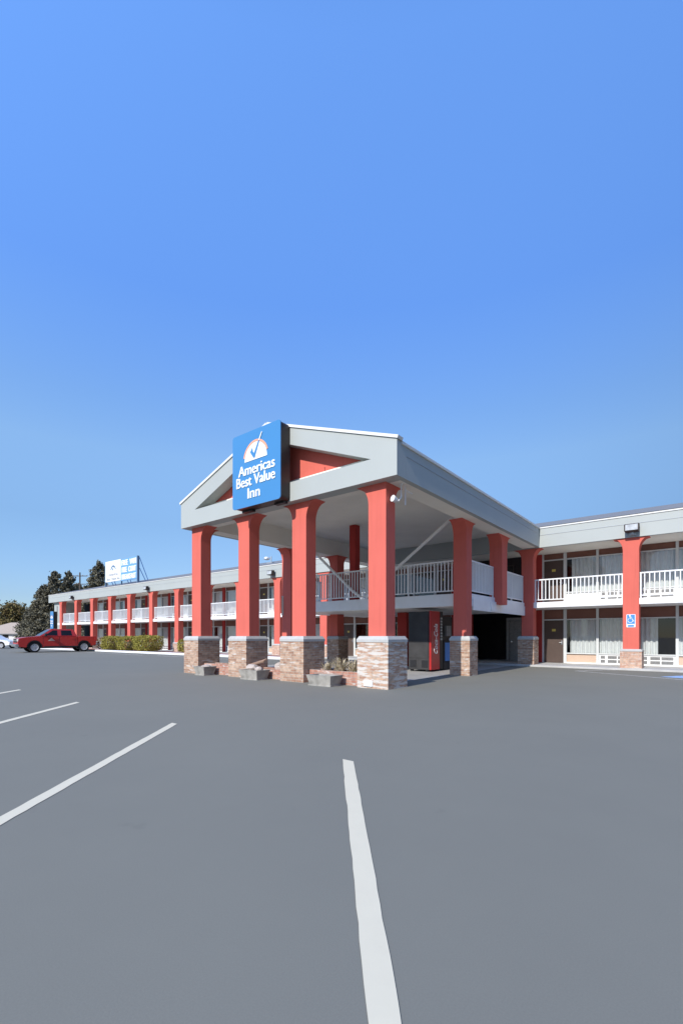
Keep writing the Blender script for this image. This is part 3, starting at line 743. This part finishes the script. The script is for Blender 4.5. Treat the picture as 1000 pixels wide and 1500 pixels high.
# ------------------------------------------------------------------ foliage
def leaf(m, p, s, rn, up=.3):
    n = Vector((rn.gauss(0,1), rn.gauss(0,1), rn.gauss(0,1)+up)).normalized()
    u = n.cross(Vector((rn.gauss(0,1),rn.gauss(0,1),rn.gauss(0,1)))).normalized(); w = n.cross(u)
    a = s*rn.uniform(.6,1.3); b = a*rn.uniform(.45,.8)
    m.add([p-u*a, p-w*b, p+u*a, p+w*b], [(0,1,2,3)])
def conifer(x, y, h, r, label, seed, n=7000, z0=0, group='dark evergreens behind the motel'):
    rn = random.Random(seed)
    t = thing('evergreen_tree', label, 'tree', (x,y,z0), 0, group)
    part('trunk', MB().tube([(x,y,z0),(x+.1,y,z0+h*.5),(x,y,z0+h*.97)], h*.022, 8, .03), M['bark'], t)
    m = MB(); br = []
    nb = int(h*11)
    for i in range(nb):
        f = (i+rn.random())/nb; f = f**.9
        zz = h*(.10+.89*f); L = r*((1-f)**.6)*rn.uniform(.5,1.2)+.25
        a = rn.uniform(0,2*PI); br.append((zz, L, a))
    per = n//nb
    for zz, L, a in br:
        droop = rn.uniform(-.15,.30)
        for j in range(per):
            q = rn.random()**.6; w = .32*L*(1-q*.6)+.10
            d = L*q
            p = Vector((x+math.cos(a)*d+rn.gauss(0,w*.45), y+math.sin(a)*d+rn.gauss(0,w*.45), z0+zz+d*droop+rn.gauss(0,.16)))
            leaf(m, p, .17, rn)
    part('crown', m, M['conifer'], t)
def broadleaf(x, y, h, r, label, seed, mat, n=5000, trunk=.35, group='leafy trees at the left edge', z0=0, lf=.2):
    rn = random.Random(seed)
    t = thing('leafy_tree', label, 'tree', (x,y,z0), 0, group)
    tr = MB().tube([(x,y,z0),(x+.1,y+.05,z0+h*.35),(x-.05,y,z0+h*.6)], h*.025, 8, .07)
    m = MB(); cl = []
    for i in range(26):
        a = rn.uniform(0,2*PI); q = math.sqrt(rn.random()); e = rn.uniform(-1,1)
        c = Vector((x+math.cos(a)*r*q*.8*math.sqrt(1-e*e*.7), y+math.sin(a)*r*q*.8*math.sqrt(1-e*e*.7), z0+h*(trunk+(1-trunk)*.5)+e*h*(1-trunk)*.42))
        cl.append((c, r*rn.uniform(.2,.42)))
        tr.tube([(x,y,z0+h*.4),(c+Vector((x,y,z0+h*.5)))/2,c], h*.008, 5, .015)
    for c, s in cl:
        for j in range(n//26):
            d = Vector((rn.gauss(0,1),rn.gauss(0,1),rn.gauss(0,.8))).normalized()*s*rn.uniform(.4,1.1)
            leaf(m, c+d, lf, rn)
    part('trunk', tr, M['bark'], t); part('crown', m, mat, t)
conifer(-94.3,34.4,13.2,2.9,'tallest dark evergreen left of the motel roof, with the sharpest tip',21,9000)
conifer(-92.7,35.9,13.1,2.9,'dark evergreen right beside the tallest one and just as broad',22,9000)
conifer(-97.8,39.7,11.6,3.6,'dark evergreen behind the wing end, lower than the two tallest',28,9000)
conifer(-98.8,33.6,9.8,3.1,'middle-height dark evergreen left of the tallest ones',23,9000)
conifer(-96.2,33.2,10.6,3.3,'bushy dark evergreen filling the foot of the tallest ones',27,9000)
conifer(-104.9,34.0,6.9,2.8,'shortest dark evergreen by the tan roofed house',24,8000)
conifer(-101.8,33.6,7.2,3.0,'low dark evergreen second nearest the tan roofed house',29,8000)
conifer(-77.6,34.6,13.3,3.0,'dark evergreen rising behind the roof billboard',25,9000)
conifer(-78.2,33.8,10.6,2.7,'lower dark evergreen at the left foot of the billboard',26,8000)
broadleaf(-177.6,50.3,11.0,8.0,'brown and yellow autumn tree cut by the left edge',31,M['autumn'],7000,.12,lf=.34)
broadleaf(-181.4,54.5,12.6,5.2,'greyish autumn tree behind the tan roof',32,M['autumn'],5000,.25,lf=.34)
broadleaf(-194.5,61.0,7.8,6.5,'rounded yellow green tree far behind the house',33,M['lime'],4000,.15,lf=.4)
def hedge(x, y, w, d, h, label, seed, mat, n=4200):
    rn = random.Random(seed)
    t = thing('clipped_shrub', label, 'shrub', (x,y,.07), 0, 'clipped shrubs in the mulch bed')
    st = MB()
    for i in range(7):
        a = rn.uniform(0,2*PI); st.tube([(x+rn.uniform(-.12,.12),y+rn.uniform(-.1,.1),.05),(x+math.cos(a)*w*.3,y+math.sin(a)*d*.3,h*.7)],.022,5,.008)
    m = MB()
    for i in range(n):
        a, b = rn.uniform(-1,1), rn.uniform(-1,1); c = rn.uniform(-1,1)
        v = Vector((a,b,c)); k = (abs(a)**4+abs(b)**4+abs(c)**4)**.25; s = rn.uniform(.72,1.04)/max(k,.2)
        if rn.random() < .1: s *= 1.06
        v = v*s
        leaf(m, Vector((x+v.x*w/2, y+v.y*d/2, .1+h/2+v.z*h*.48)), .048, rn)
    part('stems', st, M['bark'], t); part('foliage', m, mat, t)
hedge(-42.3,19.6,1.8,1.3,1.15,'sparse brownish shrub behind the red pickup bed',41,M['hedge_dry'],2200)
hedge(-40.6,19.3,1.45,1.7,1.22,'leftmost of three olive clipped shrubs',42,M['hedge'],4200)
hedge(-37.9,19.3,1.5,1.7,1.22,'middle one of three olive clipped shrubs',43,M['hedge'],4200)
hedge(-34.8,19.3,2.2,1.8,1.28,'rightmost and widest olive clipped shrub',44,M['hedge'],6000)
hedge(-30.2,19.7,1.2,1.0,1.0,'small dark shrub beside the leftmost portico pier',45,M['hedge'],1800)

# ------------------------------------------------------------------ PICKUP
def frame_at(x, y, a): return Matrix.Translation((x,y,0)) @ Matrix.Rotation(a,4,'Z')
def arch(cx, cz, r, a0=180, a1=0, n=12):
    return [(cx+r*math.cos(R(a0+(a1-a0)*i/n)), cz+r*math.sin(R(a0+(a1-a0)*i/n))) for i in range(n+1)]
def wheel(parent, x, ys, r, w, side, rim_mat=None):
    o = part('wheel', MB().lathe([(r*.62,-w/2),(r*.93,-w/2),(r,-w*.32),(r,w*.32),(r*.93,w/2),(r*.62,w/2),(r*.62,-w/2)],28,'y',(x,ys,r),caps=False), M['tyre'], parent, local=True, smooth=False)
    m = MB().lathe([(r*.619,-w*.40),(r*.66,-w*.52),(r*.60,-w*.5),(r*.52,-w*.42),(r*.619,-w*.40)],28,'y',(0,0,0),caps=False).lathe([(.06,-w*.48),(.06,-w*.2)],14,'y')
    for k in range(6):
        a = 2*PI*k/6; q = MB().prism([(-.055,.03),(.055,.03),(.085,r*.58),(-.085,r*.58)],'y',-w*.45,-w*.33); m.join(q.xform(Matrix.Rotation(a,4,'Y')))
    m.lathe([(.03,-w*.1),(r*.6,-w*.12)],20,'y')
    if side > 0: m.xform(Matrix.Scale(-1,4,(0,1,0)))
    part('rim', m.xform(Matrix.Translation((x,ys,r))), rim_mat or M['rim'], o, local=True)
    return o
def pickup(loc, ang):
    t = thing('pickup_truck', 'red crew cab pickup truck parked beside the left wing', 'pickup truck', (*loc,0), ang)
    P = lambda n, mb, mat, par=t, **k: part(n, mb, M[mat], par, local=True, **k)
    W = .99; fa, ra, wr = 1.95, -1.60, .41
    # front body with hood, lower doors and wheel arch
    prof = [(-1.12,.42)] + [(fa-.56,.42)] + arch(fa,.44,.52) + [(fa+.56,.40),(3.0,.46),(3.05,.66),(3.06,1.0),(2.98,1.12),(2.5,1.22),(1.55,1.28),(-1.12,1.28)]
    P('body', MB().prism(prof,'y',-W,W), 'car_red', bevel=.045, seg=2)
    bed = [(-1.16,.50)] + arch(ra,.44,.52,0,180) + [(ra-.56,.50),(-2.50,.56),(-2.53,.7),(-2.53,1.28),(-1.16,1.28)]
    b = MB().prism(bed,'y',-W+.005,-W+.1).prism(bed,'y',W-.1,W-.005).box(-2.52,-1.16,-W+.1,W-.1,.6,.68).box(-2.53,-2.45,-W+.1,W-.1,.68,1.27).box(-1.22,-1.16,-W+.1,W-.1,.68,1.29)
    P('truck_bed', b, 'car_red', bevel=.012)
    # greenhouse
    hw, tw = .93, .74
    zb, zt = 1.27, 1.88
    X0, X1, x0, x1 = -1.10, 1.62, -.86, .72
    v = [(X0,-hw,zb),(X1,-hw,zb),(X1,hw,zb),(X0,hw,zb),(x0,-tw,zt),(x1,-tw,zt),(x1,tw,zt),(x0,tw,zt)]
    cab = P('cab', MB().add(v,[(0,3,2,1),(4,5,6,7),(0,1,5,4),(1,2,6,5),(2,3,7,6),(3,0,4,7)]), 'car_red', bevel=.05, seg=2)
    def side_pt(x, z, s, off=.012):
        f = (z-zb)/(zt-zb); y = hw+(tw-hw)*f; return (x, s*(y+off), z)
    for s in (-1,1):
        for q in ([(.36,1.36),(1.22,1.36),(.66,1.77),(.36,1.77)], [(-.72,1.36),(.08,1.36),(.08,1.77),(-.64,1.77)]):
            vs = [side_pt(x,z,s) for x,z in q]+[side_pt(x,z,s,-.02) for x,z in q]
            P('side_window', MB().add(vs,[(0,1,2,3),(7,6,5,4),(0,4,5,1),(1,5,6,2),(2,6,7,3),(3,7,4,0)]), 'autoglass')
    def wsp(f, yk, off):
        return (X1+(x1-X1)*f+off*.56, yk*(hw+(tw-hw)*f), zb+(zt-zb)*f+off*.83)
    vs = [wsp(.08,-.9,.015),wsp(.08,.9,.015),wsp(.92,.9,.015),wsp(.92,-.9,.015)]+[wsp(.08,-.9,-.02),wsp(.08,.9,-.02),wsp(.92,.9,-.02),wsp(.92,-.9,-.02)]
    P('windscreen', MB().add(vs,[(0,1,2,3),(7,6,5,4),(0,4,5,1),(1,5,6,2),(2,6,7,3),(3,7,4,0)]), 'autoglass')
    for s in (-1,1):
        for x in (1.36,.23,-.98): P('door_seam', MB().box(x-.008,x+.008,*sorted((s*(W+.003),s*(W-.02))),.52,1.24), 'black')
        for x in (.32,-.86): P('door_handle', MB().box(x,x+.17,*sorted((s*(W+.004),s*(W+.03))),1.06,1.10), 'car_red')
        P('side_mirror', MB().box(1.18,1.34,*sorted((s*.93,s*1.12)),1.30,1.36).box(1.14,1.30,*sorted((s*1.02,s*1.26)),1.30,1.52), 'black', bevel=.03)
        P('sill_trim', MB().box(-1.1,1.3,*sorted((s*(W-.03),s*(W+.012))),.40,.50), 'black')
        P('headlight', MB().box(2.86,3.085,*sorted((s*.62,s*.965)),.88,1.08), 'lamp', bevel=.02)
        for ax in (fa,ra): P('wheel_arch', MB().prism(arch(ax,.44,.50)+arch(ax,.44,.45,0,180),'y',*sorted((s*(W-.04),s*(W+.012)))), 'black')
        P('tail_light', MB().box(-2.545,-2.42,*sorted((s*.86,s*(W+.004))),.85,1.22), 'vred')
    g = P('grille', MB().box(3.02,3.09,-.58,.58,.80,1.08), 'black', bevel=.01)
    P('grille_bar', MB().box(3.091,3.11,-.58,.58,.92,.97).box(3.088,3.11,-.60,.60,1.08,1.11), 'chrome', g)
    P('front_bumper', MB().box(2.96,3.20,-.97,.97,.46,.68), 'chrome', bevel=.04, seg=2)
    P('rear_bumper', MB().box(-2.70,-2.52,-.95,.95,.48,.66), 'chrome', bevel=.03)
    P('door_decal', MB().prism([(.55,.92),(1.05,.92),(.80,1.16)],'y',W+.002,W+.006), 'beige', label='pale triangular emblem on the door')
    P('chassis', MB().box(-2.4,2.8,-.55,.55,.32,.60).tube([(fa,-.8,wr),(fa,.8,wr)],.06,8).tube([(ra,-.8,wr),(ra,.8,wr)],.08,8), 'black')
    for ax in (fa,ra):
        for sy_ in (-.74,.74): P('wheel_well', MB().box(ax-.5,ax+.5,sy_-.14,sy_+.14,.5,.9), 'black')
    for x in (fa,ra):
        for s in (-1,1): wheel(t, x, s*.84, wr, .28, s)
    return t
# rim built for the -y side faces -y; the side seen from the camera is the truck's own left (+y)
pickup((-42.7,15.86), R(-97))

# ------------------------------------------------------------------ WHITE CAR
def sedan(loc, ang):
    t = thing('parked_car', 'white saloon car half out of frame behind the red pickup', 'car', (*loc,0), ang)
    P = lambda n, mb, mat, par=t, **k: part(n, mb, M[mat], par, local=True, **k)
    W = .88; fa, ra, wr = 1.38, -1.32, .32
    prof = [(-2.25,.35),(ra-.42,.30)]+arch(ra,.33,.39)+arch(fa,.33,.39)+[(fa+.42,.28),(2.25,.36),(2.28,.60),(2.1,.78),(1.0,.95),(-1.6,1.0),(-2.2,.95),(-2.28,.7)]
    P('body', MB().prism(prof,'y',-W,W), 'car_white', bevel=.05, seg=2)
    X0, X1, x0, x1, hw, tw, zb, zt = -1.75,1.05,-1.0,.25,.80,.62,.93,1.42
    v = [(X0,-hw,zb),(X1,-hw,zb),(X1,hw,zb),(X0,hw,zb),(x0,-tw,zt),(x1,-tw,zt),(x1,tw,zt),(x0,tw,zt)]
    P('cabin', MB().add(v,[(0,3,2,1),(4,5,6,7),(0,1,5,4),(1,2,6,5),(2,3,7,6),(3,0,4,7)]), 'car_white', bevel=.05, seg=2)
    def sp(x, z, s, off): f = (z-zb)/(zt-zb); return (x, s*(hw+(tw-hw)*f+off), z)
    for s in (-1,1):
        for q in ([(-.28,1.0),(.82,1.0),(.22,1.35),(-.28,1.35)],[(-1.4,1.0),(-.36,1.0),(-.36,1.35),(-.95,1.35)]):
            vs = [sp(x,z,s,.012) for x,z in q]+[sp(x,z,s,-.02) for x,z in q]
            P('side_window', MB().add(vs,[(0,1,2,3),(7,6,5,4),(0,4,5,1),(1,5,6,2),(2,6,7,3),(3,7,4,0)]), 'autoglass')
        P('headlight', MB().box(2.05,2.27,*sorted((s*.50,s*.84)),.58,.72), 'lamp', bevel=.03)
        P('side_mirror', MB().box(.68,.84,*sorted((s*.82,s*1.02)),.98,1.10), 'car_white', bevel=.03)
    P('bumper', MB().box(2.22,2.34,-.82,.82,.34,.54), 'car_white', bevel=.04)
    for ax in (fa,ra): P('wheel_well', MB().box(ax-.36,ax+.36,-.82,.82,.3,.66), 'black')
    for x in (fa,ra):
        for s in (-1,1): wheel(t, x, s*.77, wr, .2, s)
sedan((-60.2,16.0), R(38))

# ------------------------------------------------------------------ HOUSE, POLE, SIGN AT THE WING END
F = frame_at(-151.5,45.2,R(38.5))
hz = thing('house', 'low white house with a tan hipped roof beyond the car park', 'house', (-151.5,45.2,0), R(38.5))
part('wall', MB().box(-12,4.2,0,9,0,2.0), M['housew'], hz, local=True)
part('roof', MB().add([(-13,-.6,2.0),(4.6,-.6,2.0),(4.6,9.6,2.0),(-13,9.6,2.0),(-4.5,4.5,5.2),(3.9,4.5,5.2)], [(0,1,5,4),(1,2,5),(2,3,4,5),(3,0,4),(3,2,1,0)]), M['tanshingle'], hz, local=True)
part('eaves', MB().box(-13,4.6,-.62,-.60,1.8,2.0), M['grille'], hz, local=True)
part('window', MB().box(-3.6,-2.0,-.03,-.002,.8,1.7), M['autoglass'], hz, local=True)
pole = thing('utility_pole', 'dark wooden utility pole with crossarms behind the motel roof', 'utility pole', (-84.8,34.7,0))
part('pole', MB().tube([(-84.8,34.7,0),(-84.8,34.7,12.2)],.16,8,.12), M['polewood'], pole)
for z, l in ((11.6,1.3),(10.2,1.1)): part('crossarm', MB().tube([(-84.8-l*.78,34.7-l*.62,z),(-84.8+l*.78,34.7+l*.62,z)],.07,6), M['polewood'], pole)
for s in (-1,-.4,.4,1): part('insulator', MB().lathe([(.04,0),(.07,.08),(.03,.2)],8,'z',(-84.8+s*.95,34.7+s*.75,11.65)), M['steel'], pole)
bs = thing('wing_end_sign', 'upright blue sign box with white emblem on the far left wing end', 'sign', (-58.5,21.2,2.1))
part('cabinet', MB().box(-58.85,-58.05,20.95,21.348,2.16,4.07), M['black'], bs)
part('face', MB().prism(rrect(-58.87,-58.03,2.14,4.09,.08,3),'y',20.92,20.948), M['blue'], bs)
emblem(-58.45, 3.30, .62, 20.919, M['letter'], M['orange'], M['blue'], bs)
lettering('Americas', -58.45, 3.02, .66, .2, 20.919, M['letter'], bs)
lettering('Best Value', -58.45, 2.76, .68, .2, 20.919, M['letter'], bs)
lettering('Inn', -58.45, 2.48, .28, .18, 20.919, M['letter'], bs)
rv = thing('roof_antenna', 'small grey satellite dish unit on the left wing roof by the portico', 'antenna', (-26,24,6.75))
part('mast', MB().tube([(-25.8,24,6.6),(-25.8,24,7.25)],.035,8).box(-26.1,-25.5,23.8,24.2,6.66,6.80), M['steel'], rv)
part('dish', MB().lathe([(.02,-.06),(.22,0),(.23,.01),(.03,-.04)],18,'y').xform(Matrix.Translation((-26.15,23.9,7.12)) @ Matrix.Rotation(R(35),4,'Z') @ Matrix.Scale(.6,4,(0,0,1))), M['steel'], rv)
part('arm', MB().tube([(-25.8,24,7.1),(-26.15,23.95,7.1),(-26.5,23.8,7.05)],.02,6), M['steel'], rv)

# ------------------------------------------------------------------ sky, sun, camera
EL, AZ_R = R(35.4), R(2.2)          # sun in front of the facade, a few degrees to its right
sd = Vector((math.sin(AZ_R)*math.cos(EL), -math.cos(AZ_R)*math.cos(EL), math.sin(EL)))
su = bpy.data.lights.new('sun', 'SUN'); su.energy = 5.0; su.angle = R(.5); su.color = (1,.955,.88)
so = bpy.data.objects.new('sun', su); COL.objects.link(so); so.rotation_euler = sd.to_track_quat('Z','Y').to_euler(); so.location = sd*100
w = bpy.data.worlds.new('World'); SC.world = w; w.use_nodes = True; nt = w.node_tree
bg = nt.nodes['Background']
sk = nt.nodes.new('ShaderNodeTexSky'); sk.sky_type = 'NISHITA'; sk.sun_disc = False
sk.sun_elevation = EL; sk.sun_rotation = PI-AZ_R; sk.air_density = 1.0; sk.dust_density = .3; sk.ozone_density = 2.0; sk.altitude = 300
# a deeper, cleaner blue than the default air, paling towards the horizon
tc = nt.nodes.new('ShaderNodeTexCoord'); sz = nt.nodes.new('ShaderNodeSeparateXYZ'); nt.links.new(tc.outputs['Generated'], sz.inputs[0])
tint = ramp(nt, sz.outputs[2], [(0,(.14,.168,.215)),(.074,(.153,.178,.23)),(.218,(.224,.260,.297)),(.34,(.346,.391,.416)),(.42,(.345,.424,.500)),(.575,(.356,.505,.715)),(.79,(.533,.744,1.0)),(1,(.56,.78,1.0))])
vm_ = nt.nodes.new('ShaderNodeVectorMath'); vm_.operation = 'MULTIPLY'; nt.links.new(sk.outputs[0], vm_.inputs[0]); nt.links.new(tint, vm_.inputs[1])
vs_ = nt.nodes.new('ShaderNodeVectorMath'); vs_.operation = 'SCALE'; vs_.inputs['Scale'].default_value = 3.0; nt.links.new(vm_.outputs[0], vs_.inputs[0])
# the sky is a little paler over the far left and deeper to the right, most of all low down
def mth(op, a, b, clamp=False):
    n = nt.nodes.new('ShaderNodeMath'); n.operation = op; n.use_clamp = clamp
    for i, v in enumerate((a, b)):
        if isinstance(v, (int, float)): n.inputs[i].default_value = v
        else: nt.links.new(v, n.inputs[i])
    return n.outputs[0]
f0 = mth('MAXIMUM', mth('SUBTRACT', .775, mth('MULTIPLY', sz.outputs[0], .61)), .42)
wz = mth('MULTIPLY', mth('SUBTRACT', .92, sz.outputs[2]), 1.25, True)
fz = mth('ADD', 1.0, mth('MULTIPLY', mth('SUBTRACT', f0, 1.0), wz))
v2_ = nt.nodes.new('ShaderNodeVectorMath'); v2_.operation = 'SCALE'; nt.links.new(vs_.outputs[0], v2_.inputs[0]); nt.links.new(fz, v2_.inputs['Scale'])
nt.links.new(v2_.outputs[0], bg.inputs[0]); bg.inputs[1].default_value = .15
cam = bpy.data.cameras.new('camera'); co = bpy.data.objects.new('camera', cam); COL.objects.link(co)
cam.sensor_fit = 'HORIZONTAL'; cam.sensor_width = 36; cam.lens = 36*684.6/1000; cam.shift_y = .182
co.location = (0,0,1.3); co.rotation_euler = (R(90),0,R(38.522)); cam.clip_end = 3000; cam.clip_start = .05
SC.camera = co
SC.view_settings.view_transform = 'Standard'; SC.view_settings.look = 'None'; SC.view_settings.exposure = 0; SC.view_settings.gamma = 1
SC.view_settings.use_curve_mapping = False
